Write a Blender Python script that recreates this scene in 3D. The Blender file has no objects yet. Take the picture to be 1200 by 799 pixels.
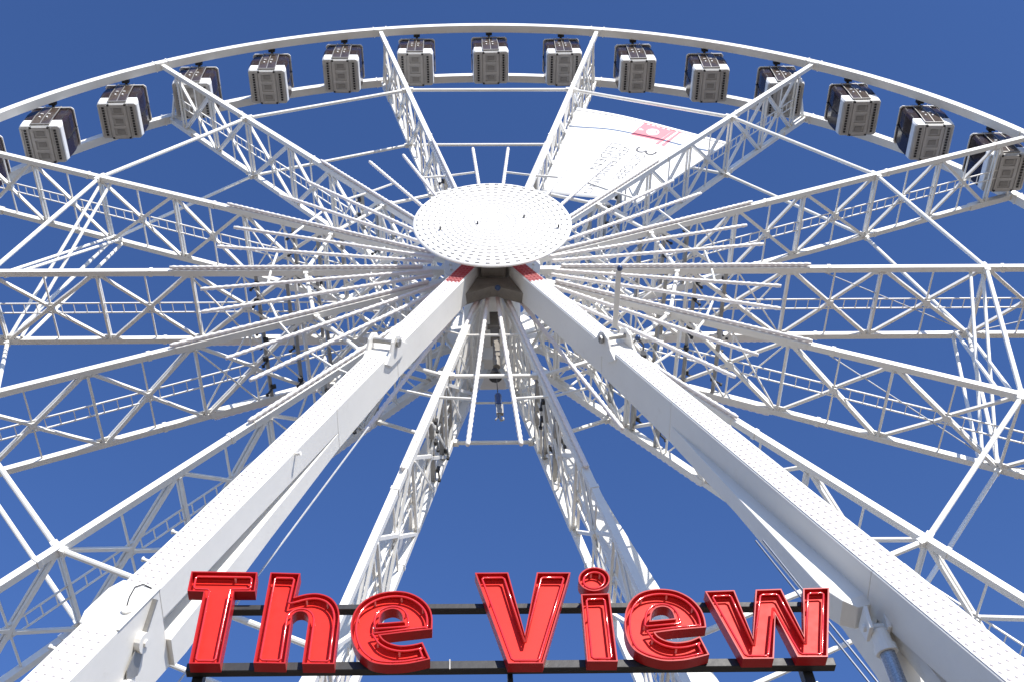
import bpy, bmesh, math, random
from mathutils import Vector, Matrix
from math import sin, cos, pi, radians

random.seed(7)
scene = bpy.context.scene
COL = scene.collection

# ------------------------------------------------------------------ helpers
class MB:
    """collects shapes and links them as ONE mesh object"""
    def __init__(self):
        self.bm = bmesh.new()
        self.mi = 0
    def mat(self, i):
        self.mi = i
        return self
    def face(self, vs):
        try:
            f = self.bm.faces.new(vs)
            f.material_index = self.mi
            return f
        except ValueError:
            return None
    def hexa(self, a, b):
        """a, b: lists of 4 corners (same winding) -> closed prism"""
        va = [self.bm.verts.new(p) for p in a]
        vb = [self.bm.verts.new(p) for p in b]
        n = len(va)
        self.face(va[::-1]); self.face(vb)
        for i in range(n):
            j = (i + 1) % n
            self.face([va[i], va[j], vb[j], vb[i]])
        return self
    def chain(self, rings):
        """rings of equal corner count, capped at both ends"""
        R = [[self.bm.verts.new(p) for p in r] for r in rings]
        n = len(R[0])
        self.face(R[0][::-1]); self.face(R[-1])
        for r0, r1 in zip(R, R[1:]):
            for i in range(n):
                j = (i + 1) % n
                self.face([r0[i], r0[j], r1[j], r1[i]])
        return self
    def box(self, c, s):
        x, y, z = c; a, b, d = s[0] / 2, s[1] / 2, s[2] / 2
        lo = [(x - a, y - b, z - d), (x + a, y - b, z - d), (x + a, y + b, z - d), (x - a, y + b, z - d)]
        hi = [(p[0], p[1], z + d) for p in lo]
        return self.hexa(lo, hi)
    def beam(self, p, q, w, h=None, up=(0, 1, 0), trim=0.0):
        """rectangular bar from p to q: w across, h along 'up'"""
        h = w if h is None else h
        p = Vector(p); q = Vector(q); d = (q - p).normalized()
        p = p + d * trim; q = q - d * trim
        u = Vector(up)
        if abs(u.dot(d)) > 0.95:
            u = Vector((1, 0, 0)) if abs(d.x) < 0.9 else Vector((0, 0, 1))
        s = d.cross(u).normalized(); u = s.cross(d).normalized()
        o = [s * (i * w / 2) + u * (j * h / 2) for i, j in ((-1, -1), (1, -1), (1, 1), (-1, 1))]
        return self.hexa([p + k for k in o], [q + k for k in o])
    def tube(self, p, q, r, n=8, r2=None, bumps=0.0, pitch=0.24):
        p = Vector(p); q = Vector(q); d = (q - p); L = d.length; d.normalize()
        u = Vector((0, 1, 0)) if abs(d.y) < 0.9 else Vector((1, 0, 0))
        s = d.cross(u).normalized(); u = s.cross(d).normalized()
        r2 = r if r2 is None else r2
        rings = []
        if bumps:
            k = max(2, int(L / pitch)) * 4
            for i in range(k + 1):
                t = i / k
                rr = (r + (r2 - r) * t) * (1 + bumps * (1.0 if i % 4 in (1, 2) else -0.6))
                rings.append([p + d * (L * t) + (s * cos(2 * pi * j / n) + u * sin(2 * pi * j / n)) * rr for j in range(n)])
        else:
            for t, rr in ((0, r), (1, r2)):
                rings.append([p + d * (L * t) + (s * cos(2 * pi * j / n) + u * sin(2 * pi * j / n)) * rr for j in range(n)])
        return self.chain(rings)
    def path(self, pts, r, n=6, closed=False):
        pts = [Vector(p) for p in pts]
        m = len(pts); rings = []
        for i, p in enumerate(pts):
            a = pts[(i - 1) % m] if (closed or i > 0) else p
            b = pts[(i + 1) % m] if (closed or i < m - 1) else p
            d = (b - a).normalized()
            u = Vector((0, 1, 0)) if abs(d.y) < 0.9 else Vector((1, 0, 0))
            s = d.cross(u).normalized(); u = s.cross(d).normalized()
            rings.append([p + (s * cos(2 * pi * j / n) + u * sin(2 * pi * j / n)) * r for j in range(n)])
        if closed:
            R = [[self.bm.verts.new(p) for p in rg] for rg in rings]
            for i in range(m):
                r0, r1 = R[i], R[(i + 1) % m]
                for k in range(n):
                    l = (k + 1) % n
                    self.face([r0[k], r0[l], r1[l], r1[k]])
            return self
        return self.chain(rings)
    def lathe(self, prof, n=48, axis='y'):
        """prof: list of (radius, position along axis)"""
        rings = []
        for r, a in prof:
            rg = []
            for i in range(n):
                t = 2 * pi * i / n
                rg.append(self.bm.verts.new((r * cos(t), a, r * sin(t))))
            rings.append(rg)
        self.face(rings[0][::-1]); self.face(rings[-1])
        for r0, r1 in zip(rings, rings[1:]):
            for i in range(n):
                j = (i + 1) % n
                self.face([r0[i], r0[j], r1[j], r1[i]])
        return self
    def cap(self, c, nrm, r, h, n=6, t=None):
        """small domed lamp cap"""
        c = Vector(c); nrm = Vector(nrm).normalized()
        u = Vector(t) if t is not None else (Vector((0, 0, 1)) if abs(nrm.z) < 0.9 else Vector((1, 0, 0)))
        s = nrm.cross(u).normalized(); u = s.cross(nrm)
        rings = []
        for rr, hh in ((r, -0.004), (r, h * .6), (r * .6, h)):
            rings.append([c + nrm * hh + (s * cos(2 * pi * j / n) + u * sin(2 * pi * j / n)) * rr for j in range(n)])
        return self.chain(rings)
    def build(self, name, mats, parent=None, smooth=False, bevel=0.0):
        me = bpy.data.meshes.new(name)
        bmesh.ops.recalc_face_normals(self.bm, faces=self.bm.faces[:])
        self.bm.to_mesh(me); self.bm.free()
        for m in (mats if isinstance(mats, (list, tuple)) else [mats]):
            me.materials.append(m)
        if smooth:
            for p in me.polygons:
                p.use_smooth = True
        o = bpy.data.objects.new(name, me)
        COL.objects.link(o)
        if parent is not None:
            o.parent = parent
        if bevel:
            b = o.modifiers.new('bevel', 'BEVEL'); b.width = bevel; b.segments = 1; b.limit_method = 'ANGLE'; b.angle_limit = radians(40)
        return o

def empty(name, loc=(0, 0, 0), rot=(0, 0, 0), label=None, cat=None, group=None):
    o = bpy.data.objects.new(name, None); COL.objects.link(o)
    o.location = loc; o.rotation_euler = rot; o.empty_display_size = 0.5
    tag(o, label, cat, group)
    return o
def tag(o, label=None, cat=None, group=None, kind=None):
    if label: o['label'] = label
    if cat: o['category'] = cat
    if group: o['group'] = group
    if kind: o['kind'] = kind
    return o
def copy_tree(o, parent=None):
    c = o.copy(); COL.objects.link(c)
    if parent is not None: c.parent = parent
    for ch in list(o.children):
        copy_tree(ch, c)
    return c

# ------------------------------------------------------------------ materials
def new_mat(name):
    m = bpy.data.materials.new(name); m.use_nodes = True
    nt = m.node_tree; b = nt.nodes['Principled BSDF']
    return m, nt, b
def paint(name, col, rough=0.4, var=0.06, scale=1.3, metal=0.0, streak=0.0, emit=None, estr=0.0, bump=0.0, coat=0.0, spec=0.5):
    """painted surface: base colour broken up by two scales of noise, roughness varied"""
    m, nt, b = new_mat(name); N = nt.nodes; K = nt.links
    tc = N.new('ShaderNodeTexCoord')
    n1 = N.new('ShaderNodeTexNoise'); n1.inputs['Scale'].default_value = scale; n1.inputs['Detail'].default_value = 6
    K.new(tc.outputs['Object'], n1.inputs['Vector'])
    n2 = N.new('ShaderNodeTexNoise'); n2.inputs['Scale'].default_value = scale * 9; n2.inputs['Detail'].default_value = 3
    K.new(tc.outputs['Object'], n2.inputs['Vector'])
    mx = N.new('ShaderNodeMath'); mx.operation = 'ADD'
    K.new(n1.outputs['Fac'], mx.inputs[0])
    mu = N.new('ShaderNodeMath'); mu.operation = 'MULTIPLY'; mu.inputs[1].default_value = 0.35
    K.new(n2.outputs['Fac'], mu.inputs[0]); K.new(mu.outputs[0], mx.inputs[1])
    rp = N.new('ShaderNodeMapRange'); rp.inputs['From Min'].default_value = 0.4; rp.inputs['From Max'].default_value = 0.95
    rp.inputs['To Min'].default_value = 1.0 - var; rp.inputs['To Max'].default_value = 1.0 + var * 0.25
    K.new(mx.outputs[0], rp.inputs['Value'])
    vm = N.new('ShaderNodeVectorMath'); vm.operation = 'SCALE'; vm.inputs[0].default_value = col
    K.new(rp.outputs['Result'], vm.inputs['Scale'])
    last = vm.outputs[0]
    if streak:
        # grime: sparse brownish marks
        n3 = N.new('ShaderNodeTexNoise'); n3.inputs['Scale'].default_value = 2.2; n3.inputs['Detail'].default_value = 8; n3.inputs['Roughness'].default_value = 0.7
        K.new(tc.outputs['Object'], n3.inputs['Vector'])
        r3 = N.new('ShaderNodeMapRange'); r3.inputs['From Min'].default_value = 0.6; r3.inputs['From Max'].default_value = 0.75
        r3.inputs['To Min'].default_value = 0.0; r3.inputs['To Max'].default_value = streak
        K.new(n3.outputs['Fac'], r3.inputs['Value'])
        mm = N.new('ShaderNodeMix'); mm.data_type = 'RGBA'
        K.new(r3.outputs['Result'], mm.inputs['Factor']); K.new(last, mm.inputs[6])
        mm.inputs[7].default_value = (col[0] * .62, col[1] * .57, col[2] * .48, 1)
        last = mm.outputs[2]
    K.new(last, b.inputs['Base Color'])
    rr = N.new('ShaderNodeMapRange'); rr.inputs['To Min'].default_value = max(0.03, rough - .08); rr.inputs['To Max'].default_value = min(1, rough + .12)
    K.new(n2.outputs['Fac'], rr.inputs['Value']); K.new(rr.outputs['Result'], b.inputs['Roughness'])
    b.inputs['Metallic'].default_value = metal
    b.inputs['Specular IOR Level'].default_value = spec
    if coat: b.inputs['Coat Weight'].default_value = coat; b.inputs['Coat Roughness'].default_value = 0.06
    if emit:
        b.inputs['Emission Color'].default_value = (*emit, 1); b.inputs['Emission Strength'].default_value = estr
    if bump:
        bp = N.new('ShaderNodeBump'); bp.inputs['Strength'].default_value = bump; bp.inputs['Distance'].default_value = 0.02
        K.new(n2.outputs['Fac'], bp.inputs['Height']); K.new(bp.outputs['Normal'], b.inputs['Normal'])
    return m

M = {}
M['white'] = paint('white_paint', (.77, .755, .715), .42, .07, 0.9, streak=.22)
M['legwhite'] = paint('leg_white_paint', (.75, .735, .695), .38, .07, 0.6, streak=.25, bump=.05)
M['panel'] = paint('lamp_panel_white', (.76, .75, .73), .5, .05, 1.5)
M['disc'] = paint('disc_white', (.80, .79, .77), .45, .04, 0.8)
M['cap'] = paint('lamp_cap', (.68, .665, .655), .4, .05, 3.0, emit=(1.0, .04, .06), estr=.03)
M['disccap'] = paint('disc_lamp_cap', (.58, .57, .56), .4, .06, 3.0)
M['rope'] = paint('lamp_tube_white', (.74, .73, .71), .4, .06, 3.0, emit=(1.0, .08, .14), estr=.015)
M['shadeglow'] = paint('red_glow_in_shade', (.29, .07, .07), .45, .25, 4.0, emit=(1.0, .03, .03), estr=.04)  # red lamp glow seen in the disc's shadow, put into the colour
M['grime_shade'] = paint('grimy_shaded_steel', (.22, .20, .175), .6, .4, 2.5, streak=.5)  # dirt plus the shade around the hub, both painted as one dark colour
M['steel'] = paint('dull_steel', (.36, .35, .33), .45, .25, 2.0, metal=.5)
M['shell'] = paint('gondola_white', (.82, .82, .81), .3, .05, 1.2, coat=.3)
M['floor'] = paint('gondola_floor_grey', (.47, .465, .455), .5, .18, 2.0, streak=.25)
M['recess'] = paint('gondola_recess_grey', (.27, .265, .255), .55, .18, 2.0)
M['glass'] = paint('tinted_glass', (.030, .020, .022), .16, .3, 1.0, spec=.28)
M['doorglass'] = paint('door_glass', (.085, .065, .055), .12, .45, 3.0, spec=.5)
M['black'] = paint('black_rubber', (.018, .018, .019), .5, .2, 3.0)
M['frame'] = paint('black_steel', (.013, .013, .014), .5, .25, 1.5, bump=.1)
M['redrim'] = paint('red_trim', (.40, .010, .012), .36, .05, 1.5, spec=.35)
M['redface'] = paint('red_back_panel', (.72, .022, .015), .45, .03, 1.0, spec=.2)
M['neon'] = paint('red_glass_tube', (.60, .030, .030), .12, .08, 5.0, coat=.6)
M['clear'] = paint('tube_clip', (.75, .60, .58), .15, .05, 5.0)
M['darkblue'] = paint('dark_blue_enamel', (.02, .05, .14), .35, .15, 3.0)
M['blue'] = paint('blue_enamel', (.025, .06, .17), .3, .1, 3.0)
M['chrome'] = paint('cylinder_blue_grey', (.26, .30, .37), .25, .12, 3.0, metal=.3)
M['pink'] = paint('banner_pink', (.79, .21, .24), .7, .08, 2.0)
M['ink'] = paint('banner_ink', (.10, .10, .11), .8, .1, 3.0)
M['banner'] = paint('banner_cloth', (.84, .84, .83), .75, .03, 0.7)
M['wire'] = paint('steel_wire', (.55, .55, .55), .4, .2, 6.0, metal=.3)
M['darkwire'] = paint('dark_cable', (.10, .13, .20), .4, .2, 6.0)
M['redcage'] = paint('faded_red_paint', (.50, .16, .17), .5, .3, 3.0)
# ------------------------------------------------------------------ setting numbers
HZ = 37.6                 # height of the wheel's axle above the ground
W = 2.904                 # distance between the two wheel planes
TURN = radians(1.2)       # how far the wheel has turned
BAY = 2 * pi / 14
R_RIM = 27.0

# ------------------------------------------------------------------ ground
g = MB()
g.face([g.bm.verts.new(p) for p in ((-900, -900, 0), (900, -900, 0), (900, 900, 0), (-900, 900, 0))])
m, nt, b = new_mat('square_paving'); N = nt.nodes; K = nt.links
tc = N.new('ShaderNodeTexCoord')
br = N.new('ShaderNodeTexBrick'); br.inputs['Scale'].default_value = 1.6; br.inputs['Mortar Size'].default_value = .015
br.inputs['Color1'].default_value = (.27, .215, .15, 1); br.inputs['Color2'].default_value = (.22, .175, .12, 1); br.inputs['Mortar'].default_value = (.10, .085, .07, 1)
K.new(tc.outputs['Object'], br.inputs['Vector'])
nz = N.new('ShaderNodeTexNoise'); nz.inputs['Scale'].default_value = .25; nz.inputs['Detail'].default_value = 8
K.new(tc.outputs['Object'], nz.inputs['Vector'])
mr = N.new('ShaderNodeMapRange'); mr.inputs['To Min'].default_value = .7; mr.inputs['To Max'].default_value = 1.2
K.new(nz.outputs['Fac'], mr.inputs['Value'])
sc = N.new('ShaderNodeVectorMath'); sc.operation = 'SCALE'
K.new(br.outputs['Color'], sc.inputs[0]); K.new(mr.outputs['Result'], sc.inputs['Scale']); K.new(sc.outputs[0], b.inputs['Base Color'])
b.inputs['Roughness'].default_value = .8
tag(g.build('ground', m), 'pale stone paving of the square under the wheel', 'ground', kind='structure')

# ------------------------------------------------------------------ the wheel
wheel = empty('ferris_wheel', (0, 0, HZ), (0, TURN, 0),
              'huge white ferris wheel with lattice spokes turning behind the red sign', 'ferris wheel')
def pol(a, r, y):
    return Vector((r * sin(a), y, r * cos(a)))

# rims
for y0 in (0.0, W):
    mb = MB(); n = 168; rings = []
    for i in range(n):
        a = 2 * pi * i / n
        rings.append([mb.bm.verts.new(pol(a, R_RIM + dr, y0 + dy)) for dr, dy in ((-.20, -.20), (.20, -.20), (.20, .20), (-.20, .20))])
    for i in range(n):
        r0, r1 = rings[i], rings[(i + 1) % n]
        for k in range(4):
            l = (k + 1) % 4
            mb.face([r0[k], r0[l], r1[l], r1[k]])
    for k in range(14):            # bolted joints at the spokes
        a = (k + .5) * BAY
        for da in (-.013, .013):
            p = pol(a + da, R_RIM, y0)
            t = Vector((cos(a), 0, -sin(a))); rad = Vector((sin(a), 0, cos(a)))
            c = [p + rad * i * .23 + Vector((0, j * .23, 0)) for i, j in ((-1, -1), (1, -1), (1, 1), (-1, 1))]
            mb.hexa([q - t * .03 for q in c], [q + t * .03 for q in c])
    mb.build('rim', M['white'], wheel)

# spokes: built pointing up (+z), then turned
NODES = [3.6, 7.15, 10.85, 14.25, 18.1, 21.7, 25.2]
def make_spoke():
    mb = MB()
    # front chord: square tube with a sleeve at every joint
    mb.beam((0, 0, 1.6), (0, 0, R_RIM - .2), .21, .21)
    mb.beam((0, W, 1.6), (0, W, 24.3), .21, .21)
    mb.beam((0, W, 24.3), (0, W, R_RIM - .2), .28, .26)
    for r in (11.7, 18.1, 24.4):
        mb.box((0, 0, r + .6), (.25, .25, .12)); mb.box((0, W, r + .55), (.25, .25, .12))
    mb.box((0, 0, 6.5), (.24, .24, 9.9)); mb.box((0, W, 6.4), (.24, .24, 8.6))
    for i, r in enumerate(NODES):
        for s in (-1, 1):                                   # doubled posts
            mb.beam((s * .075, .12, r), (s * .075, W - .12, r), .085, .085, up=(0, 0, 1))
        mb.box((0, .17, r), (.05, .14, .46)); mb.box((0, W - .17, r), (.05, .14, .46))   # gussets
        if i + 1 < len(NODES):
            q = NODES[i + 1]; m_ = (r + q) / 2
            for s in (-1, 1):
                mb.beam((s * .062, .10, r + .15), (s * .062, W - .10, q - .15), .075, .12)
            mb.beam((-.05, W - .11, r + .15), (-.05, W / 2 + .06, m_ - .03), .12, .10)
            mb.beam((-.05, W / 2 - .06, m_ + .03), (-.05, .11, q - .15), .12, .10)
            mb.box((0, W / 2, m_), (.19, .24, .24))
            mb.beam((.0, .12, m_), (.0, W / 2 - .1, m_), .055, .055, up=(0, 0, 1))
            mb.beam((.0, W / 2 + .1, m_), (.0, W - .12, m_), .055, .055, up=(0, 0, 1))
    mb.beam((0, .12, NODES[-1] + .15), (0, W - .12, R_RIM - .35), .12, .12)
    mb.beam((0, .12, 1.9), (0, W - .12, NODES[0] - .1), .10, .10)
    mb.beam((.07, W - .12, 1.9), (.07, .12, NODES[0] - .1), .10, .10)
    for r0, r1 in ((3.6, 5.4), (5.4, 7.15), (7.15, 9.0), (9.0, 10.85)):      # closer secondary bracing near the hub
        mb.beam((.15, .1, r0), (.15, W - .1, r1), .05, .05); mb.beam((-.15, W - .1, r0), (-.15, .1, r1), .05, .05)
    sp = mb.build('spoke', M['white'], wheel)
    # service ladder along the middle of the spoke
    ld = MB()
    for y in (1.30, 1.70):
        ld.beam((.0, y, 3.0), (.0, y, 26.2), .045, .045)
    r = 3.2
    while r < 26.1:
        ld.beam((0, 1.32, r), (0, 1.68, r), .03, .03, up=(0, 0, 1)); r += .45
    ld.build('ladder', M['white'], sp)
    # lamp tubes on the faces of the chords
    for y, a0, a1 in ((-.20, 2.5, 11.6), (W + .20, 2.5, 10.6)):
        MB().tube((0, y, a0), (0, y, a1), .062, 8, bumps=.15).build('lamp_tube', M['rope'], sp, smooth=True)
    # wide posts with floodlight clamps near the hub
    pm = MB(); clamps = []
    for r in (6.35, 7.45, 8.55):
        pm.beam((0, .13, r), (0, W - .13, r), .15, .12, up=(0, 0, 1))
        if r < 7:
            continue
        for y in (.42, 1.15, 2.35):
            dx = random.choice((-.17, .17))
            cm = MB()
            cm.box((dx * .8, y, r + random.uniform(-.08, .08)), (.09, .14, .17))
            cm.beam((dx, y + .06, r + .0), (dx * 1.4, y + .18, r + .18), .05, .05)
            cm.box((dx * 1.4, y + .20, r + .20), (.09, .08, .09))
            clamps.append(cm)
    pm.build('post', M['steel'], sp)
    for cm in clamps:
        cm.build('floodlight_clamp', M['black'], sp)
    return sp
spoke = make_spoke()
spoke.rotation_euler = (0, .5 * BAY, 0)
for k in range(1, 14):
    c = copy_tree(spoke, wheel); c.rotation_euler = (0, (k + .5) * BAY, 0)

# ring struts between neighbouring spokes, in both planes
for (r, y, t) in ((18.1, 0, .15), (18.1, W, .14), (6.75, 0, .13), (6.45, W, .13)):
    mb = MB()
    h = r * cos(BAY / 2); s = r * sin(BAY / 2)
    mb.tube((-s + .13, y, h), (s - .13, y, h), t / 2 * 1.1, 10)
    for sx in (-1, 1):
        mb.box((sx * (s - .2), y, h), (.16, t * 1.35, t * 1.35))
    st = mb.build('ring_strut', M['white'], wheel)
    for k in range(14):
        if k == 7 and r == 18.1:            # boarding bay at the bottom has no outer strut
            continue
        o = st if k == 0 else copy_tree(st, wheel)
        o.rotation_euler = (0, k * BAY, 0)

# cross bracing of two opposite bays
for bay in (-3, 4):
    mb = MB()
    for y0, y1 in ((.15, W - .15), (W - .15, .15)):
        for dr in (0, .45):
            a = pol(bay * BAY - BAY / 2, 18.0 - dr, y0); c = pol(bay * BAY + BAY / 2, 18.0 - dr, y1)
            mb.tube(a, c, .065, 8)
    a = pol(bay * BAY - BAY / 2, 17.5, W); c = pol(bay * BAY + BAY / 2, 17.5, W)
    mb.tube(a, c, .07, 8)
    mb.build('bay_brace', M['white'], wheel)

# free-ended lamp rods fanning out of the hub, two to a bay, with their short cross ties
rod = MB().tube((0, -.20, 2.2), (0, -.20, 10.3), .068, 8, bumps=.13).build('lamp_rod', M['rope'], wheel, smooth=True)
tie = MB()
ta, tb = -BAY / 2, -BAY / 6
tie.tube(pol(ta, 8.0, -.08) + Vector((.12, 0, 0)), pol(tb, 8.0, -.14), .045, 6)
tie = tie.build('cross_tie', M['white'], wheel)
tim = MB()
tim.tube(pol(-ta, 8.0, -.08) - Vector((.12, 0, 0)), pol(-tb, 8.0, -.14), .045, 6)
tim = tim.build('cross_tie', M['white'], wheel)
first = True
for k in range(14):
    for s in (-1, 1):
        o = rod if first else copy_tree(rod, wheel)
        first = False
        o.rotation_euler = (0, k * BAY + s * BAY / 6, 0)
    for src in (tie, tim):
        o = src if k == 0 else copy_tree(src, wheel)
        o.rotation_euler = (0, k * BAY, 0)
# slim inner ties between neighbouring spokes, closer to the hub
for r, y in ((4.4, -.02), (4.2, W)):
    mb = MB(); h = r * cos(BAY / 2); s = r * sin(BAY / 2)
    mb.tube((-s + .12, y, h), (s - .12, y, h), .04, 6)
    st = mb.build('inner_tie', M['white'], wheel)
    for k in range(14):
        o = st if k == 0 else copy_tree(st, wheel)
        o.rotation_euler = (0, k * BAY, 0)

# hub
hb = MB()
hb.lathe([(.95, -.75), (1.0, -.7), (1.0, -.25), (1.75, -.22), (1.75, .22), (1.05, .26), (1.05, W - .26), (1.75, W - .22), (1.75, W + .22), (1.0, W + .25), (1.0, W + .7)], 56)
for y in (-.24, W + .24):
    for i in range(28):
        a = 2 * pi * i / 28
        hb.tube((1.5 * sin(a), y - .06, 1.5 * cos(a)), (1.5 * sin(a), y + .06, 1.5 * cos(a)), .05, 6)
hb.build('hub', M['white'], wheel)

# round lamp disc on the hub
TILT = radians(3.5)
dk = MB()
dk.lathe([(2.72, .07), (2.80, .05), (2.80, .0), (2.76, -.03), (2.0, -.05), (1.0, -.07), (.05, -.075)], 96)
for i in range(8):
    a = 2 * pi * i / 8 + .2
    dk.tube((1.0 * sin(a), 1.25, 1.0 * cos(a)), (2.1 * sin(a), .1, 2.1 * cos(a)), .06, 8)
disc = dk.build('hub_disc', M['disc'], wheel)
disc.location = (0.02, -1.95, 0); disc.rotation_euler = (TILT, 0, 0)
caps = MB(); single = 0
rows = [.22 + i * .203 for i in range(13)]
for i, r in enumerate(rows):
    n = 12 if r < .3 else (24 if r < .5 else 48)
    yy = -.075 + (r / 2.8) * .03
    for j in range(n):
        a = 2 * pi * (j + .5) / n
        tgt = caps
        if r > 2.5 and cos(a) < .15 and single < 96:      # the nearest lamps one by one
            tgt = MB(); single += 1
        hw = min(.082, r * .055)
        tn = Vector((cos(a), 0, -sin(a))); rd_ = Vector((sin(a), 0, cos(a))); c0 = rd_ * r + Vector((0, yy, 0))
        q4 = [tn * i * hw + rd_ * k * .036 for i, k in ((-1, -.5), (-.7, -1), (.7, -1), (1, -.5), (1, .5), (.7, 1), (-.7, 1), (-1, .5))]
        tgt.hexa([c0 + q + Vector((0, .004, 0)) for q in q4], [c0 + q * .82 + Vector((0, -.022, 0)) for q in q4])
        if tgt is not caps:
            tgt.build('lamp', M['disccap'], disc)
tag(caps.build('lamp_dots', M['disccap'], disc), kind='stuff')
hk = MB()
for r, a in ((1.15, 1.35), (2.35, 1.75), (.55, -1.9), (1.9, -1.85)):
    aa = a
    hk.box((r * sin(aa), -.11, r * cos(aa) * 1.0), (.06, .08, .09))
hk.build('lifting_eye', M['black'], disc)

# thin electric cables slung along two spokes
for sidx in (3.5, 4.5):
    a = sidx * BAY
    for pts in ([pol(a, 11.6, -.1), pol(a, 15, W * .45 + .1), pol(a, 18.1, W - .1)], [pol(a, 18.2, W - .1), pol(a, 22, W * .6), pol(a, 26, W * .5)]):
        MB().path(pts, .022, 5).build('cable', M['wire'], wheel)

# ------------------------------------------------------------------ gondolas
def make_gondola():
    root = empty('gondola')
    D = 0.93   # half depth at the waist
    # white lower shell (x half width, y half depth, z): a chamfered, slightly flared tub
    def ring(hx, hy, z, c=.09):
        return [(-hx + c, -hy, z), (hx - c, -hy, z), (hx, -hy + c, z), (hx, hy - c, z), (hx - c, hy, z), (-hx + c, hy, z), (-hx, hy - c, z), (-hx, -hy + c, z)]
    def lip(hx, hy, zf, zs, c=.09):
        return [(x, y, zs if abs(abs(x) - hx) < 1e-6 else zf) for x, y, _ in ring(hx, hy, 0, c)]
    sh = MB()
    sh.chain([ring(.95, .91, -2.50), ring(.97, .93, -2.40), lip(.985, .945, -1.90, -2.20)])
    sh.build('shell', M['shell'], root, bevel=.02)
    gl = MB()
    gl.chain([lip(.975, .935, -1.90, -2.20), ring(1.0, .95, -1.30), ring(.93, .90, -.42)])
    gl.build('window', M['glass'], root)
    # corner and middle pillars over the glass
    for sx in (-1, 1):
        for sy in (-1, 1):
            pl = MB()
            pl.chain([[(sx * (.80 + a), sy * (.93 + bb), z) for a, bb in ((0, 0), (.05, 0), (.05, .03), (0, .03))] if z < -1.5 else
                      [(sx * (.74 + a), sy * (.885 + bb), z) for a, bb in ((0, 0), (.05, 0), (.05, .03), (0, .03))] for z in (-1.90, -.44)])
            pl.build('pillar', M['black'], root)
        pl = MB(); pl.box((sx * .985, 0, -1.2), (.05, .06, 1.5)); pl.build('pillar', M['black'], root)
    rf = MB()
    rf.chain([ring(.97, .95, -.44), ring(.97, .95, -.38), ring(.80, .84, -.16), ring(.45, .60, -.06)])
    rf.build('roof', M['shell'], root)
    # edge trim of the roof
    tr = MB()
    rr = ring(.985, .962, -.46); r2 = ring(.985, .962, -.40)
    for i in range(8):
        a, c = Vector(rr[i]), Vector(rr[(i + 1) % 8])
        tr.beam(a, c, .05, .05, up=(0, 0, 1))
    tr.build('roof_trim', M['shell'], root)
    # glazed door in the front, and the matching screen at the back
    for sy, nm in ((-1, 'door'), (1, 'rear_screen')):
        dr = MB()
        dr.chain([[(x, sy * (.90 + o), -2.42) for x, o in ((-.43, 0), (.43, 0), (.43, .06), (-.43, .06))],
                  [(x, sy * (.955 + o), -1.60) for x, o in ((-.44, 0), (.44, 0), (.44, .06), (-.44, .06))],
                  [(x, sy * (.90 + o), -.30) for x, o in ((-.38, 0), (.38, 0), (.38, .06), (-.38, .06))]])
        d = dr.build(nm, M['doorglass'], root)
        df = MB()
        for x in (-.44, 0, .44):
            df.beam((x, sy * .965, -2.42), (x, sy * 1.02, -1.6), .035, .03); df.beam((x, sy * 1.02, -1.6), (x * .88, sy * .965, -.30), .035, .03)
        df.beam((-.45, sy * .97, -2.44), (.45, sy * .97, -2.44), .05, .06, up=(0, 0, 1))
        df.build('door_frame', M['steel'], d)
        if sy < 0:
            for x in (-.2, .14):
                MB().box((x, -1.03, -1.72), (.06, .05, .10)).build('door_latch', M['shell'], d)
                MB().box((x, -1.025, -1.35), (.12, .04, .05)).build('door_handle', M['shell'], d)
    # floor: grey pan with a raised middle tray of three recesses and slotted vents either side
    fl = MB()
    fl.chain([ring(.94, .90, -2.58), ring(.96, .92, -2.495)])
    f = fl.build('floor_pan', M['floor'], root, bevel=.015)
    ty = MB()
    for sx in (-1, 1):
        ty.box((sx * .36, 0, -2.61), (.14, 1.76, .07)); ty.box((sx * .86, 0, -2.60), (.06, 1.5, .05)); ty.box((sx * .52, 0, -2.60), (.05, 1.7, .05))
    for y in (-.80, -.29, .29, .80):
        ty.box((0, y, -2.61), (.58, .16 if abs(y) > .5 else .13, .07))
    ty.build('floor_tray', M['floor'], f)
    for y in (-.55, 0, .55):
        rc = MB(); rc.box((0, y, -2.60), (.36, .22, .03)); rc.build('floor_recess', M['recess'], f)
    for sx in (-1, 1):
        vn = MB()
        for i in range(11):
            vn.box((sx * .685, -.70 + i * .14, -2.59), (.11, .095, .04))
        vn.build('floor_vent', M['black'], f)
        for y in (-.86, .86):
            MB().tube((sx * .40, y, -2.66), (sx * .40, y, -2.52), .055, 8).build('foot', M['black'], root)
    # yoke and axle that hang it between the two rims
    yk = MB()
    yk.tube((0, -1.23, 0), (0, 1.23, 0), .07, 10)
    for sy in (-1, 1):
        yk.box((0, sy * 1.12, 0), (.34, .14, .26)); yk.beam((0, sy * .60, -.10), (0, sy * .60, .02), .2, .12)
    yk.build('yoke', M['black'], root)
    for ch in root.children:
        if ch.name.split('.')[0] != 'yoke':
            ch.location.z = .30; ch.scale.z = 1.05
    return root
gond = make_gondola()
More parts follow.
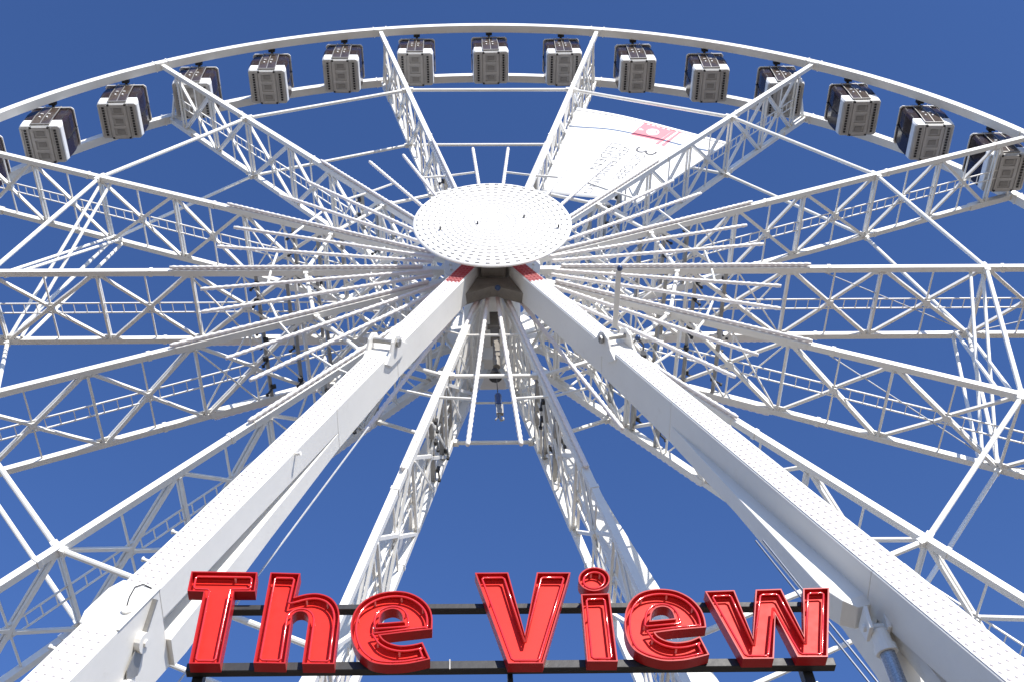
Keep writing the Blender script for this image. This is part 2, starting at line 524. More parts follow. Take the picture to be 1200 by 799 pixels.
GL = {0: 'grey bottomed gondola at the very top of the wheel, straight above the round disc',
      1: 'gondola next to the topmost one on the banner side, close to a spoke end',
      2: 'gondola above the inner edge of the white banner, first past the spoke',
      3: 'gondola straight above the pink emblem of the white banner',
      4: 'gondola half hidden by the spoke that holds the far edge of the banner',
      5: 'first gondola beyond the banner, just past the spoke at its far edge',
      6: 'second gondola beyond the banner, clear of spokes, dark side window showing',
      7: 'third gondola beyond the banner, crossed by a spoke, last in view',
      -1: 'gondola next to the topmost one, on the side away from the banner',
      -2: 'second gondola from the topmost one away from the banner, just past a spoke',
      -3: 'third gondola from the topmost one away from the banner, clear of spokes',
      -4: 'gondola covered by the lattice of a spoke on the side away from the banner',
      -5: 'gondola just below the lattice covered one, on the side away from the banner',
      -6: 'lowest fully visible gondola on the side away from the banner, white corner lit',
      -7: 'gondola showing only a dark side window, lowest away from the banner'}
for i in range(-7, 8):
    o = gond if i == 0 else copy_tree(gond)
    a = i * 2 * pi / 42 + TURN
    o.location = (R_RIM * sin(a), W / 2, HZ + R_RIM * cos(a))
    o.rotation_euler = (random.uniform(-.02, .02), random.uniform(-.03, .03), 0)
    tag(o, GL[i], 'gondola', 'gondolas hanging around the wheel')

# ------------------------------------------------------------------ banner between two spokes
ban = empty('banner', (0, 0, HZ), (0, TURN, 0), 'white cloth banner with a pink flag emblem and grey lettering stretched between two spokes', 'banner')
a0, a1 = .515 * BAY, 1.485 * BAY
BY = W / 2 - .05
cl = MB(); nr, na = 14, 18; gv = []
def bpt(u, v, off=0.0):
    """u 0..1 across (spoke to spoke), v 0 inner .. 1 outer: a flat wedge with a little billow"""
    pa = pol(a0, 9.6, 0).lerp(pol(a0, 19.35, 0), v); pb = pol(a1, 10.3, 0).lerp(pol(a1, 18.35, 0), v)
    p = pa.lerp(pb, u)
    rad = p.normalized()
    p += rad * (.35 * sin(pi * u)) * (v - .15)
    p.y = BY - .20 * sin(pi * u) * sin(pi * v) + .03 * sin(7 * u + 3 * v) + .02 * sin(17 * u) * (1 - abs(2 * v - 1)) + off
    return p
for (off, rev) in ((0, False), (.012, True)):
    grid = [[cl.bm.verts.new(bpt(i / na, j / nr, off)) for i in range(na + 1)] for j in range(nr + 1)]
    for j in range(nr):
        for i in range(na):
            q = [grid[j][i], grid[j][i + 1], grid[j + 1][i + 1], grid[j + 1][i]]
            cl.face(q[::-1] if rev else q)
    gv.append(grid)
def border(g):
    return g[0][:] + [r[-1] for r in g[1:]] + g[-1][-2::-1] + [r[0] for r in g[-2:0:-1]]
b0, b1 = border(gv[0]), border(gv[1])
for i in range(len(b0)):
    j = (i + 1) % len(b0)
    cl.face([b0[i], b0[j], b1[j], b1[i]])
cloth = cl.build('cloth', M['banner'], ban, smooth=True)
# hem rope along the outer edge
MB().path([bpt(i / 24, .965, -.012) for i in range(25)], .02, 5).build('hem', M['steel'], cloth)
# printed marks: thin pieces lying 5 mm off the cloth, laid out in the banner's own u,v
def patch(mb, corners, off=-.006, sub=6):
    c = [Vector((p[0], p[1], 0)) for p in corners]
    for i in range(sub):
        for j in range(sub):
            def P(s, t): 
                a = c[0].lerp(c[1], s).lerp(c[3].lerp(c[2], s), t); return bpt(a.x, a.y, off)
            s0, s1, t0, t1 = i / sub, (i + 1) / sub, j / sub, (j + 1) / sub
            mb.face([mb.bm.verts.new(P(*k)) for k in ((s0, t0), (s1, t0), (s1, t1), (s0, t1))])
mk = MB()
patch(mk, [(.448, .748), (.640, .758), (.655, .972), (.463, .970)])
patch(mk, [(.640, .702), (.664, .706), (.678, .974), (.656, .972)])
patch(mk, [(.680, .708), (.706, .712), (.706, .980), (.690, .978)])
mk.build('printed_flag', M['pink'], ban)
wk = MB()
def ringpatch(mb, cu, cv, ru, rv, k0, k1, n=20):
    for i in range(n):
        a, c = 2 * pi * i / n, 2 * pi * (i + 1) / n
        mb.face([mb.bm.verts.new(bpt(cu + ru * k * cos(t), cv + rv * k * sin(t), -.014)) for k, t in ((k0, a), (k0, c), (k1, c), (k1, a))])
ringpatch(wk, .558, .858, .040, .050, .72, 1.0)
ringpatch(wk, .558, .858, .040, .050, .08, .52)
patch(wk, [(.468, .840), (.496, .850), (.496, .856), (.468, .872)], -.012)
for i in range(5):
    patch(wk, [(.482 + i * .033, .950), (.503 + i * .033, .950), (.503 + i * .033, .958), (.482 + i * .033, .958)], -.012, 1)
wk.build('printed_emblem', M['banner'], ban)
ik = MB()
def word(txt, u0, v0, u1, v1, hgt):
    cu = bpy.data.curves.new('lettering', 'FONT'); cu.body = txt; cu.size = 1.0; cu.resolution_u = 2; cu.offset = -.012
    to = bpy.data.objects.new('lettering', cu); COL.objects.link(to)
    dg = bpy.context.evaluated_depsgraph_get()
    me = bpy.data.meshes.new_from_object(to.evaluated_get(dg))
    xs = [v.co.x for v in me.vertices]; ys = [v.co.y for v in me.vertices]
    x0, x1, y1 = min(xs), max(xs), max(ys)
    vs = []
    for v in me.vertices:
        s = (v.co.x - x0) / (x1 - x0); t = v.co.y / y1
        vs.append(ik.bm.verts.new(bpt(u0 + (u1 - u0) * s + hgt * t, v0 + (v1 - v0) * s, -.007)))
    for p in me.polygons:
        ik.face([vs[i] for i in p.vertices])
    bpy.data.objects.remove(to); bpy.data.curves.remove(cu); bpy.data.meshes.remove(me)
word('LEIDEN', .366, .60, .332, .275, .078)
word('VEREENIGING', .462, .60, .418, .035, .070)
word('OCTOBER', .592, .535, .580, .205, .080)
word('3', .560, .62, .556, .545, .15)
ik.build('lettering', M['ink'], ban)


# ------------------------------------------------------------------ support frame
sup = empty('support_frame', (0, 0, 0), (0, 0, 0), 'white four legged steel frame that carries the wheel axle, its front legs studded with lamps', 'support frame')
ax = MB()
ax.lathe([(.55, -1.55), (.60, -1.5), (.60, W + 1.5), (.55, W + 1.55)], 40)
o = ax.build('axle', M['legwhite'], sup, smooth=False); o.location = (0, 0, HZ)
PIX = Vector((0.20020, 0, 0))
def leg(sx, rear=False):
    """one leg as a tapering box girder: station heights z are below the axle"""
    if not rear:
        A = Vector((.6784, -1.2, -2.0)); B = Vector((7.654, -5.0, -22.0))
    else:
        A = Vector((.55, W + .95, -2.0)); B = Vector((8.05, W + 5.0, -22.0))
    d = (B - A).normalized()
    n1 = Vector((-1, 0, 0)); n1 = (n1 - d * n1.dot(d)).normalized()          # inwards
    n2 = d.cross(n1).normalized()                                           # away from the wheel
    if (n2.y > 0) != rear: n2 = -n2
    def P(z, a, bq):
        """a: outwards from the inner front edge, bq: back towards the wheel"""
        p = A + d * ((z - A.z) / d.z) - n1 * a - n2 * bq
        return Vector((p.x * sx, p.y, p.z + HZ))
    def S(z, aa, b0, b1, a0=0.0):
        return [P(z, a0, b0), P(z, aa, b0), P(z, aa, b1), P(z, a0, b1)]
    wl = lambda z: .58 + .0105 * min(20, max(0, -z - 2)) 
    dp = lambda z: .95 if z > -8.6 else (.95 + (-8.6 - z) * .045 if z > -13.2 else 1.16 + (-13.2 - z) * .098 if z > -19.5 else 1.78)
    mb = MB()
    if rear:
        k = 1.12
        mb.chain([S(z, wl(z) * k, 0, dp(z)) for z in (1.0, -2, -8.6, -13.2, -19.5, -37.6)])
    else:
        mb.chain([S(z, wl(z), 0, .95) for z in (.2, -8.55)])                     # upper section
        mb.chain([S(z, wl(z) + .02, -.012, .97 if z > -9 else dp(z)) for z in (-8.56, -10, -12.4)])
        # open reach: front box, inset web and a lower flange that splays inwards
        mb.chain([S(-12.402, wl(-12.4) + .02, -.012, .66), S(-20, wl(-20) + .02, -.012, .66)])
        if sx < 0:
            mb.chain([S(-12.402, wl(-12.4) - .05, .662, dp(-12.4) - .01, .10), S(-20, wl(-20) - .05, .662, 1.60, .34)])
            mb.chain([S(-12.402, wl(-12.4), .67, dp(-12.4), 0), S(-16, wl(-16), .88, dp(-16), -.04), S(-19.6, wl(-19.6), 1.10, 1.78, -.10), S(-20, wl(-20), 1.14, 1.78, -.10)])
            # lower section
            mb.chain([S(z, wl(-20) + .03, -.015, dp(z) + .01) for z in (-20.002, -37.6)])
        else:
            mb.chain([S(-12.402, wl(-12.4) - .05, .662, dp(-12.4) - .01, .01), S(-20.3, wl(-20) - .05, .662, 1.9, .01)])
            mb.chain([S(-12.402, .30, .62, dp(-12.4), .002), S(-16, .30, .61, 1.06, -.34), S(-19.4, .30, .60, 1.20, -.66), S(-19.9, .30, .62, 1.22, -.52), S(-20.1, .30, .70, 1.22, -.30)])
            # below the fork: the leg itself and the back brace
            mb.chain([S(-20.002, wl(-20) + .03, -.015, .90), S(-37.6, wl(-20) + .03, -.015, .98)])
            mb.chain([S(-19.3, wl(-19) - .02, 1.12, 1.74, -.012), S(-20.5, wl(-20), 1.0, 2.12, -.012), S(-21.3, wl(-20), 1.75, 2.5, -.012), S(-37.4, wl(-20), 8.7, 9.5, -.012)])
    name = 'rear_leg' if rear else 'front_leg'
    lg = mb.build(name, M['legwhite'], sup, bevel=.012)
    if rear:
        ex = MB()
        for z in (-6, -10, -14, -18, -22):
            for bq in (-.01,):
                ex.hexa(S(z, .75, bq - .02, bq + .2, -.05), S(z - .25, .75, bq - .02, bq + .2, -.05))
        ex.build('collar', M['legwhite'], lg)
        return lg, P
    # lamp face: a panel on the outer front face, bulging capped lamps in rows of four
    front = [(-8.2, -.6, .0), (-20.0, -9.3, -.012), (-36.8, -21.2 if sx < 0 else -20.003, -.015)]
    pn = MB(); cp = MB(); rd = MB(); near_lamps = []
    for z1, z0, off in front:
        pn.hexa(S(z0, wl(z0) - .03, off - .028, off, .03), S(z1, wl(max(z1, -20)) - .03, off - .028, off, .03))
    L = 0.0; z = -.7
    while z > -36.7:
        w_ = wl(max(z, -20)) - .06
        ok = any(z1 + .05 < z < z0 - .05 for z1, z0, _ in front)
        off = -.028 - (.0 if z > -8.3 else .012)
        if ok:
            for q in range(4):
                a = .03 + w_ * (q + .5) / 4
                c = P(z, a, off)
                nn = Vector((n2.x * sx, n2.y, n2.z)); dd = Vector((d.x * sx, d.y, d.z))
                near = (-20.0 < z < -17.7) if sx > 0 else (-19.9 < z < -17.6)
                tgt = MB() if near else (rd if z > -3.3 else cp)
                tgt.cap(c, nn, .045, .030, 6, t=dd)
                if near: near_lamps.append(tgt)
        z -= .19
    pnl = pn.build('lamp_panel', M['panel'], lg)
    tag(cp.build('lamp_dots', M['cap'], lg), kind='stuff')
    for q in near_lamps: q.build('lamp', M['cap'], lg)
    rb = MB(); rb.hexa(S(-.62, wl(-1) - .035, -.034, -.029, .035), S(-3.35, wl(-3) - .035, -.034, -.029, .035)); rb.build('red_glow_panel', M['shadeglow'], lg)  # reddened only where the disc's shadow lets the lamp glow show
    rd.build('red_glow_dots', M['shadeglow'], lg)
    # hinge between upper and lower section: two cheek plates, pin and nuts
    def hinge(z, tall, name):
        hm = MB(); pm = MB()
        for a in (-.03, wl(z) + .03):
            prof = [(-.75, .10), (-.42, -.10), (-.25, -tall), (.0, -tall - .10), (.25, -tall), (.42, -.10), (.75, .10), (.4, .32), (-.4, .32)]
            hm.hexa([P(z + dz, a - .035, bq) for dz, bq in prof], [P(z + dz, a + .035, bq) for dz, bq in prof])
        pa, pb = P(z, -.16, -tall + .12), P(z, wl(z) + .16, -tall + .12)
        pm.tube(pa, pb, .075, 12)
        for t in (.0, .93):
            pm.tube(pa.lerp(pb, t), pa.lerp(pb, t + .07), .125, 8)
        h = hm.build(name, M['legwhite'], lg, bevel=.01); pm.build('hinge_pin', M['steel'], h)
    hinge(-8.7, .36, 'hinge')
    if sx > 0:
        return lg, P
    jp = MB(); jp.hexa([P(z, a, -.020) for z, a in ((-19.95, -.02), (-19.95, wl(-20) + .05), (-20.25, wl(-20) + .17), (-20.95, wl(-20) + .17), (-21.25, wl(-20) + .05), (-21.25, -.02))],
                      [P(z, a, -.050) for z, a in ((-19.95, -.02), (-19.95, wl(-20) + .05), (-20.25, wl(-20) + .17), (-20.95, wl(-20) + .17), (-21.25, wl(-20) + .05), (-21.25, -.02))])
    jp.tube(P(-20.75, .16, -.10), P(-20.75, .16, -.02), .11, 14); jp.build('joint_plate', M['legwhite'], lg, bevel=.008)
    # small fittings
    for z, a in ((-19.2, wl(-19)), (-18.2, wl(-18)), (-21.9, wl(-20)), (-14.6, -.02)):
        ft = MB()
        p = P(z, a, .05); q = P(z, a + (.14 if a > 0 else -.1), .02)
        ft.tube(p, q, .035, 8); ft.tube(q, q.lerp(p, -.25), .055, 8)
        ft.build('lug', M['legwhite'], lg)
    # cast opening with bosses on the inner cheek of the lower joint
    for z, bq in ((-20.75, .62), (-21.35, 1.22)):
        bs = MB()
        p = P(z, -.13, bq); q = P(z, .02, bq)
        bs.tube(p, q, .20, 16)
        bs.tube(P(z, -.17, bq), P(z, -.10, bq), .07, 8)
        bs.build('boss', M['legwhite'], lg)
    bs2 = MB(); bs2.hexa([P(z, -.055, bq) for z, bq in ((-20.75, .80), (-20.95, .64), (-21.25, .86), (-21.3, 1.06), (-21.0, 1.18))],
                        [P(z, -.035, bq) for z, bq in ((-20.75, .80), (-20.95, .64), (-21.25, .86), (-21.3, 1.06), (-21.0, 1.18))])
    bs2.build('socket', M['steel'], lg)
    for za, ba, zb, bb in ((-20.2, .05, -20.62, .48), (-21.55, 1.35, -22.1, 1.75)):
        MB().beam(P(za, -.05, ba), P(zb, -.05, bb), .09, .05).build('lock_bar', M['steel'], lg)
    cbm = MB(); cbm.path([P(-20.05, .12, -.06), P(-20.0, .34, -.075), P(-20.12, .44, -.075), P(-20.4, .36, -.075), P(-20.62, .26, -.06)], .013, 6)
    cbm.build('cable_loop', M['frame'], lg)
    return lg, P
lfl, PL = leg(-1); lfr, PR = leg(1)
lrl, _ = leg(-1, True); lrr, _ = leg(1, True)

# gusset plates and machinery under the rear bearing
gs = MB()
for y in (W + .98, W + 1.75):
    gs.hexa([(-.62, y, HZ + .9), (.62, y, HZ + .9), (.85, y, HZ - .75), (-.85, y, HZ - .75)], [(-.62, y + .1, HZ + .9), (.62, y + .1, HZ + .9), (.85, y + .1, HZ - .75), (-.85, y + .1, HZ - .75)])
gs.box((0, W + 1.4, HZ - .2), (1.0, .66, 1.5))
gs.build('bearing_gusset', M['legwhite'], sup, bevel=.02)
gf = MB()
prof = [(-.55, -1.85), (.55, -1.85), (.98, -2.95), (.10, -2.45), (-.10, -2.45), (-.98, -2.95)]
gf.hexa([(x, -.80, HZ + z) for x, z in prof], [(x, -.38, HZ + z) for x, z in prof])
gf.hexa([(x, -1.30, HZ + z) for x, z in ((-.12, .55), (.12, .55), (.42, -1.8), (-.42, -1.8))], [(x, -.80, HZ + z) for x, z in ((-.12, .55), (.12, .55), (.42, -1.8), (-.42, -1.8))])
gf.build('bearing_block', M['grime_shade'], sup)  # filler between the leg tops, coloured dark for the shade under the disc
mt = MB()
mt.box((0, .55, HZ - 3.0), (.30, .34, 1.6)); mt.box((.02, .55, HZ - 4.3), (.22, .24, 1.0)); mt.tube((-.25, .42, HZ - 3.1), (.25, .42, HZ - 3.1), .1, 10)
mt.tube((0, .55, HZ - 4.8), (0, .55, HZ - 5.3), .12, 12)
mt.build('winch', M['grime_shade'], sup)
MB().lathe([(.02, -.09), (.08, -.07), (.11, 0), (.08, .07), (.02, .09)], 14).build('winch_motor', M['darkblue'], sup, smooth=True).location = (.12, -.92, HZ - 2.75)

# folded lamp arm on the right front leg hinge
am = MB()
p0 = PR(-8.5, .42, -.42); p1 = p0 + Vector((.10, -1.55, .62))
am.beam(p0, p1, .05, .15, up=(1, 0, 0))
o = am.build('lamp_arm', M['panel'], lfr)
MB().lathe([(.02, -.09), (.06, -.07), (.085, 0), (.06, .07), (.02, .09)], 14).build('lamp_head', M['blue'], o, smooth=True).location = p1 + Vector((.03, -.05, .05))
bk = MB(); q0 = PR(-8.9, .95, -.2)
bk.tube(PR(-8.9, .6, .1), q0, .035, 6)
o2 = bk.build('side_arm', M['steel'], lfr)
MB().lathe([(.02, -.08), (.06, -.07), (.09, 0), (.06, .07), (.02, .08)], 14).build('lamp_head', M['blue'], o2, smooth=True).location = q0
bh = MB(); bh.path([q0, q0 + Vector((.12, 0, -.35)), q0 + Vector((.05, 0, -.75))], .03, 5); bh.box(q0 + Vector((.05, 0, -.85)), (.14, .12, .22)); bh.build('cable_loop', M['black'], o2)

# hydraulic ram under the right front leg
hr = empty('hydraulic_ram', (0, 0, 0), (0, 0, 0), 'blue grey hydraulic ram with a white collar propping the front leg beside the letter w', 'hydraulic ram')
pA = PR(-20.5, -.14, .92); pB = Vector((pA.x + .55, pA.y + 1.3, 11.0))
dv = (pB - pA).normalized()
MB().tube(pA + dv * .5, pB, .15, 18).build('barrel', M['chrome'], hr, smooth=False)
MB().tube(pA + dv * .1, pA + dv * .5, .18, 18).tube(pA + dv * .42, pA + dv * .56, .22, 18).build('collar', M['legwhite'], hr)
bx = MB()
for s in (-.20, .16):
    bx.hexa([pA + Vector((s - .04, dy, dz)) for dy, dz in ((-.20, -.18), (.20, -.18), (.30, .30), (-.30, .30))], [pA + Vector((s + .04, dy, dz)) for dy, dz in ((-.20, -.18), (.20, -.18), (.30, .30), (-.30, .30))])
bx.tube(pA + Vector((-.30, 0, .0)), pA + Vector((.22, 0, .0)), .08, 12)
bx.build('bracket', M['legwhite'], hr, bevel=.01)
MB().tube(pB, pB + dv * 11.2, .22, 16).build('foot', M['legwhite'], hr)

# diagonal prop beside the ram
pr = MB(); s0 = PR(-20.3, .35, .95); s1 = PR(-30, .35, 3.6)
pr.beam(s0, s1, .34, .45); pr.build('prop', M['legwhite'], sup, bevel=.01)
bxm = MB(); bxm.box(PR(-22.3, .2, 1.12), (.35, .25, .3)); bxm.build('junction_box', M['black'], sup, bevel=.02)

# steel guy wires
gw = MB(); gw.path([Vector((-3.69, -1.5, 26.61)), Vector((-5.88, -1.5, 21.16)), Vector((-10.4, -1.5, 9.9)), Vector((-14.3, -1.5, 0.0))], .025, 6)
tag(gw.build('guy_wire', M['wire'], None), 'thin pale steel wire running down behind the red letters T and h', 'wire')
def line(p, q, t): return Vector(p).lerp(Vector(q), t)
gA = Vector((5.08, -4.0, 19.2)); gB = Vector((6.35, -4.0, 15.41))
for dx, lb in ((0, 'dark stay cable that passes closer behind the red letter w'), (.16, 'dark stay cable that runs closer along the front leg beside the letter w')):
    c_ = MB(); c_.path([gA + Vector((dx, 0, 0)), gB + Vector((dx, 0, 0)), line(gA, gB, 4.7) + Vector((dx, 0, 0))], .022, 6)
    tag(c_.build('stay_cable', M['darkwire'], None), lb, 'cable')

# chain hoist hanging under the axle
ho = empty('chain_hoist', (-.05, .6, HZ - 5.6), (0, 0, 0), 'small dark chain hoist with a hook dangling below the wheel axle', 'hoist')
MB().tube((0, 0, 1.6), (0, 0, -.3), .03, 6).build('chain', M['black'], ho)
MB().lathe([(.04, .22), (.12, .18), (.20, -.12), (.22, -.2), (.05, -.24)], 12).build('pulley_cover', M['black'], ho).rotation_euler = (radians(90), 0, 0)
MB().tube((.03, 0, -.2), (.05, 0, -1.3), .016, 5).build('hook_chain', M['black'], ho)
MB().lathe([(.05, .3), (.11, .25), (.11, -.25), (.05, -.3)], 12).build('hook_block', M['blue'], ho).matrix_local = Matrix.Translation((.05, 0, -1.45)) @ Matrix.Rotation(radians(90), 4, 'X')
MB().box((.08, 0, -1.95), (.22, .12, .45)).path([(.08, 0, -2.15), (.06, 0, -2.35), (.10, 0, -2.5), (.18, 0, -2.45), (.17, 0, -2.35)], .035, 6).path([(.02, 0, -2.15), (.0, 0, -2.35), (-.07, 0, -2.45)], .03, 6).build('hook', M['steel'], ho)

# ------------------------------------------------------------------ the red sign
SYAW = radians(1.7)
sign = empty('lettered_sign', (-.6, -12.3738, 0), (0, 0, SYAW), 'glossy red channel letters with neon tubes standing on a black steel frame', 'sign')
def smooth_loop(pts):
    out = []; n = len(pts)
    for i in range(n):
        p0, p1, p2, p3 = pts[i - 1], pts[i], pts[(i + 1) % n], pts[(i + 2) % n]
        out.append((p1[0], p1[1]))
        if p1[2] or p2[2]:
            a = p0 if p1[2] else p1; e = p3 if p2[2] else p2
            for t in (.25, .5, .75):
                q = []
                for k in (0, 1):
                    q.append(.5 * (2 * p1[k] + (p2[k] - a[k]) * t + (2 * a[k] - 5 * p1[k] + 4 * p2[k] - e[k]) * t * t + (3 * p1[k] - a[k] - 3 * p2[k] + e[k]) * t ** 3))
                out.append(tuple(q))
    return out
def area(l):
    return .5 * sum(l[i - 1][0] * l[i][1] - l[i][0] * l[i - 1][1] for i in range(len(l)))
def inset(l, d):
    """mitred offset; d > 0 moves left of the walking direction"""
    n = len(l); out = []
    for i in range(n):
        a, b_, c = Vector(l[i - 1]), Vector(l[i]), Vector(l[(i + 1) % n])
        e1 = (b_ - a).normalized(); e2 = (c - b_).normalized()
        n1 = Vector((-e1.y, e1.x)); n2 = Vector((-e2.y, e2.x))
        m_ = n1 + n2
        k = 2 / max(.35, m_.length_squared) 
        q = b_ + m_ * d * k
        out.append((q.x, q.y))
    return out
DEP, REC, LIP = .125, .096, .014
def make_letter(outer, holes):
    loops = []
    o = smooth_loop(outer)
    if area(o) < 0: o = o[::-1]
    loops.append(o)
    for h in holes:
        hh = smooth_loop(h)
        if area(hh) > 0: hh = hh[::-1]
        loops.append(hh)
    mb = MB(); bm = mb.bm
    back, floor_ = [], []
    for l in loops:
        li = inset(l, LIP)
        n = len(l)
        V = lambda q, y: bm.verts.new((q[0], y, q[1]))
        bk_ = [V(q, DEP) for q in l]; fr = [V(q, 0) for q in l]; fi = [V(q, 0) for q in li]; fb = [V(q, REC) for q in li]
        mb.mat(0)
        for i in range(n):
            j = (i + 1) % n
            mb.face([bk_[i], bk_[j], fr[j], fr[i]]); mb.face([fr[i], fr[j], fi[j], fi[i]]); mb.face([fi[i], fi[j], fb[j], fb[i]])
        back.append(bk_); floor_.append(fb)
    for grp, mi in ((back, 0), (floor_, 1)):
        es = []
        for l in grp:
            for i in range(len(l)):
                e = bm.edges.get((l[i], l[(i + 1) % len(l)]))
                if e: es.append(e)
        res = bmesh.ops.triangle_fill(bm, use_beauty=True, use_dissolve=False, edges=es)
        for f in res['geom']:
            if isinstance(f, bmesh.types.BMFace): f.material_index = mi
    lt = mb.build('letter', [M['redrim'], M['redface']], sign)
    nb = MB(); scr = []
    for li, l in enumerate(loops):
        t = inset(l, .052)
        # round the corners a little by adding points near them
        pts = []
        n = len(t)
        for i in range(n):
            a, c, e = Vector(t[i - 1]), Vector(t[i]), Vector(t[(i + 1) % n])
            if (a - c).length > .09: pts.append(c.lerp(a, .02 / (a - c).length))
            else: pts.append(c)
            if (e - c).length > .09: pts.append(c.lerp(e, .02 / (e - c).length))
        nb.path([(q.x, .024, q.y) for q in pts], .0125, 6, closed=True)
        for i in range(0, n, 3 if n < 14 else 9):
            a, c = Vector(t[i]), Vector(t[(i + 1) % n]); m_ = a.lerp(c, .3)
            scr.append(MB().tube((m_.x, .03, m_.y), (m_.x, REC + .003, m_.y), .010, 6))
    nb.build('neon_tube', M['neon'], lt, smooth=True)
    for q in scr: q.build('tube_clip', M['clear'], lt)
    return lt
LETTERS = {
  'T': ([(-3.178,10.136,0),(-2.511,10.117,0),(-2.498,9.852,0),(-2.701,9.853,0),(-2.691,8.938,0),(-2.976,8.942,0),(-3.004,9.853,0),(-3.166,9.862,0)],
    []),
  'h': ([(-2.379,10.114,0),(-2.075,10.1,0),(-2.093,9.776,0),(-1.98,9.814,1),(-1.862,9.819,1),(-1.747,9.768,1),(-1.67,9.668,1),(-1.633,9.54,1),(-1.628,9.387,0),(-1.63,8.921,0),(-1.929,8.925,0),(-1.928,9.352,0),(-1.93,9.485,1),(-1.955,9.553,1),(-2.001,9.582,1),(-2.055,9.573,1),(-2.09,9.529,0),(-2.085,8.932,0),(-2.382,8.942,0)],
    []),
  'e': ([(-0.723,9.341,0),(-0.722,9.488,1),(-0.753,9.622,1),(-0.837,9.741,1),(-0.954,9.82,1),(-1.082,9.847,1),(-1.221,9.83,1),(-1.344,9.771,1),(-1.439,9.678,1),(-1.498,9.544,1),(-1.514,9.38,1),(-1.486,9.22,1),(-1.435,9.094,1),(-1.369,9.009,1),(-1.282,8.939,1),(-1.174,8.911,1),(-1.067,8.907,1),(-0.925,8.92,1),(-0.735,8.971,0),(-0.812,9.179,0),(-0.908,9.151,1),(-1.017,9.14,1),(-1.114,9.166,1),(-1.183,9.214,1),(-1.219,9.268,0),(-0.998,9.303,0)],
    [[(-1.237,9.423,0),(-1.23,9.517,1),(-1.195,9.578,1),(-1.122,9.608,1),(-1.059,9.587,1),(-1.021,9.527,1),(-1.01,9.444,0)]]),
  'V': ([(-0.296,10.097,0),(0.046,10.099,0),(0.175,9.272,0),(0.342,10.098,0),(0.69,10.095,0),(0.33,8.907,0),(-0.001,8.91,0)],
    []),
  'i': ([(0.77,9.79,0),(1.06,9.799,0),(1.042,8.922,0),(0.748,8.926,0)],
    []),
  'idot': ([(1.088,9.998,1),(1.068,9.934,1),(1.027,9.881,1),(0.971,9.846,1),(0.909,9.834,1),(0.849,9.847,1),(0.8,9.882,1),(0.77,9.936,1),(0.764,10.0,1),(0.782,10.064,1),(0.823,10.119,1),(0.879,10.156,1),(0.943,10.169,1),(1.005,10.155,1),(1.054,10.118,1),(1.083,10.062,1)],
    []),
  'e2': ([(1.967,9.34,0),(1.974,9.464,1),(1.951,9.6,1),(1.872,9.738,1),(1.744,9.83,1),(1.592,9.859,1),(1.445,9.837,1),(1.333,9.777,1),(1.241,9.665,1),(1.185,9.521,1),(1.161,9.356,1),(1.164,9.21,1),(1.203,9.083,1),(1.279,9.004,1),(1.381,8.953,1),(1.487,8.924,1),(1.608,8.923,1),(1.733,8.94,1),(1.934,8.997,0),(1.883,9.227,0),(1.774,9.175,1),(1.646,9.154,1),(1.544,9.177,1),(1.477,9.226,1),(1.451,9.275,0),(1.646,9.306,0)],
    [[(1.429,9.432,0),(1.455,9.527,1),(1.5,9.591,1),(1.568,9.616,1),(1.629,9.599,1),(1.664,9.537,1),(1.671,9.459,0)]]),
  'w': ([(2.043,9.822,0),(2.349,9.835,0),(2.402,9.204,0),(2.57,9.84,0),(2.838,9.85,0),(2.913,9.224,0),(3.067,9.855,0),(3.343,9.865,0),(3.078,8.957,0),(2.782,8.96,0),(2.696,9.502,0),(2.548,8.941,0),(2.248,8.941,0)],
    []),
}

for k, (o_, h_) in LETTERS.items():
    make_letter(o_, h_)
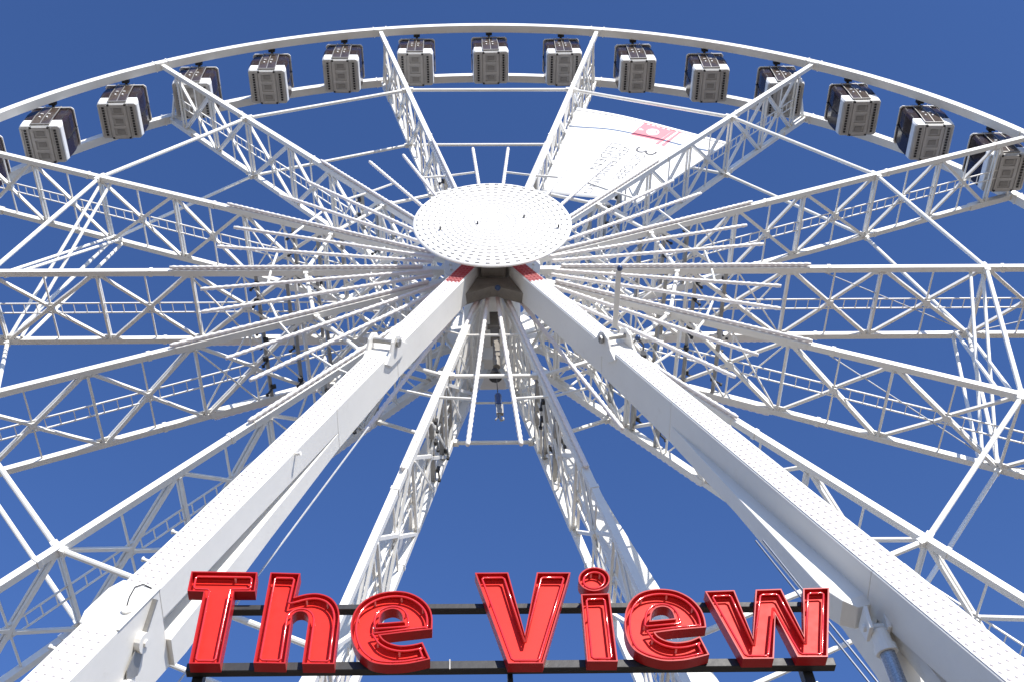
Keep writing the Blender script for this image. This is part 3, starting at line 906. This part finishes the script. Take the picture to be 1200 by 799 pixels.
# frame: two rails behind the letters, uprights and back stays down to the ground
for z0, z1 in ((9.73, 9.80), (8.965, 9.065)):
    MB().box((.08, DEP + .008 + .045, (z0 + z1) / 2), (6.22, .09, z1 - z0)).build('rail', M['frame'], sign, bevel=.006)
for x in (-2.93, .03, 2.93):
    MB().box((x, DEP + .17, 4.90), (.10 if abs(x) > 1 else .05, .12, 9.8)).build('upright', M['frame'], sign, bevel=.006)
for x in (-2.78, 2.78):
    MB().box((x, DEP + .28, 4.45), (.045, .05, 8.9)).build('conduit', M['frame'], sign)
MB().beam((3.02, DEP + .30, 9.0), (3.55, DEP + 1.5, 4.0), .09, .05).build('stay', M['steel'], sign)
MB().beam((-3.02, DEP + .30, 9.0), (-3.55, DEP + 1.5, 4.0), .09, .05).build('stay', M['steel'], sign)
for x in (-.55,):
    MB().box((x, DEP + .006, 9.015), (.012, .014, .118)).build('splice', M['steel'], sign)

# ------------------------------------------------------------------ light
SUN = Vector((.50, -1.0, .60)).normalized()
elev = math.asin(SUN.z); azim = math.atan2(SUN.x, SUN.y)     # azimuth from +y, clockwise towards +x
w_ = bpy.data.worlds.new('World'); scene.world = w_; w_.use_nodes = True
nt = w_.node_tree; bg = nt.nodes['Background']
sky = nt.nodes.new('ShaderNodeTexSky'); sky.sky_type = 'NISHITA'; sky.sun_disc = False
sky.sun_elevation = elev; sky.sun_rotation = azim
sky.air_density = 1.0; sky.dust_density = 0.0; sky.ozone_density = 8.0; sky.altitude = 1200
hs = nt.nodes.new('ShaderNodeHueSaturation'); hs.inputs['Hue'].default_value = .507; hs.inputs['Saturation'].default_value = 1.02; hs.inputs['Value'].default_value = .97
nt.links.new(sky.outputs['Color'], hs.inputs['Color']); nt.links.new(hs.outputs['Color'], bg.inputs['Color']); bg.inputs['Strength'].default_value = .15
sd = bpy.data.lights.new('sun', 'SUN'); sd.energy = 5.0; sd.angle = radians(.5); sd.color = (1.0, .95, .87)
so = bpy.data.objects.new('sun', sd); COL.objects.link(so)
so.rotation_euler = SUN.to_track_quat('Z', 'Y').to_euler(); so.location = (20, -60, 60)

# ------------------------------------------------------------------ camera
cd = bpy.data.cameras.new('camera'); cd.sensor_width = 36; cd.sensor_fit = 'HORIZONTAL'; cd.lens = 40.236
cd.clip_start = .1; cd.clip_end = 3000
co = bpy.data.objects.new('camera', cd); COL.objects.link(co)
Rv = Vector((0.999091, -0.006423, -0.042138)); Uv = Vector((0.017981, -0.832807, 0.553272)); Fv = Vector((0.038646, 0.553527, 0.831934))
mw = Matrix((Rv, Uv, -Fv)).transposed().to_4x4(); mw.translation = (-0.9276, -20.8738, 1.6111)
co.matrix_world = mw
scene.camera = co
scene.view_settings.view_transform = 'Standard'; scene.view_settings.look = 'None'
scene.view_settings.exposure = .55; scene.view_settings.gamma = 1
scene.render.resolution_x = 1024; scene.render.resolution_y = 681
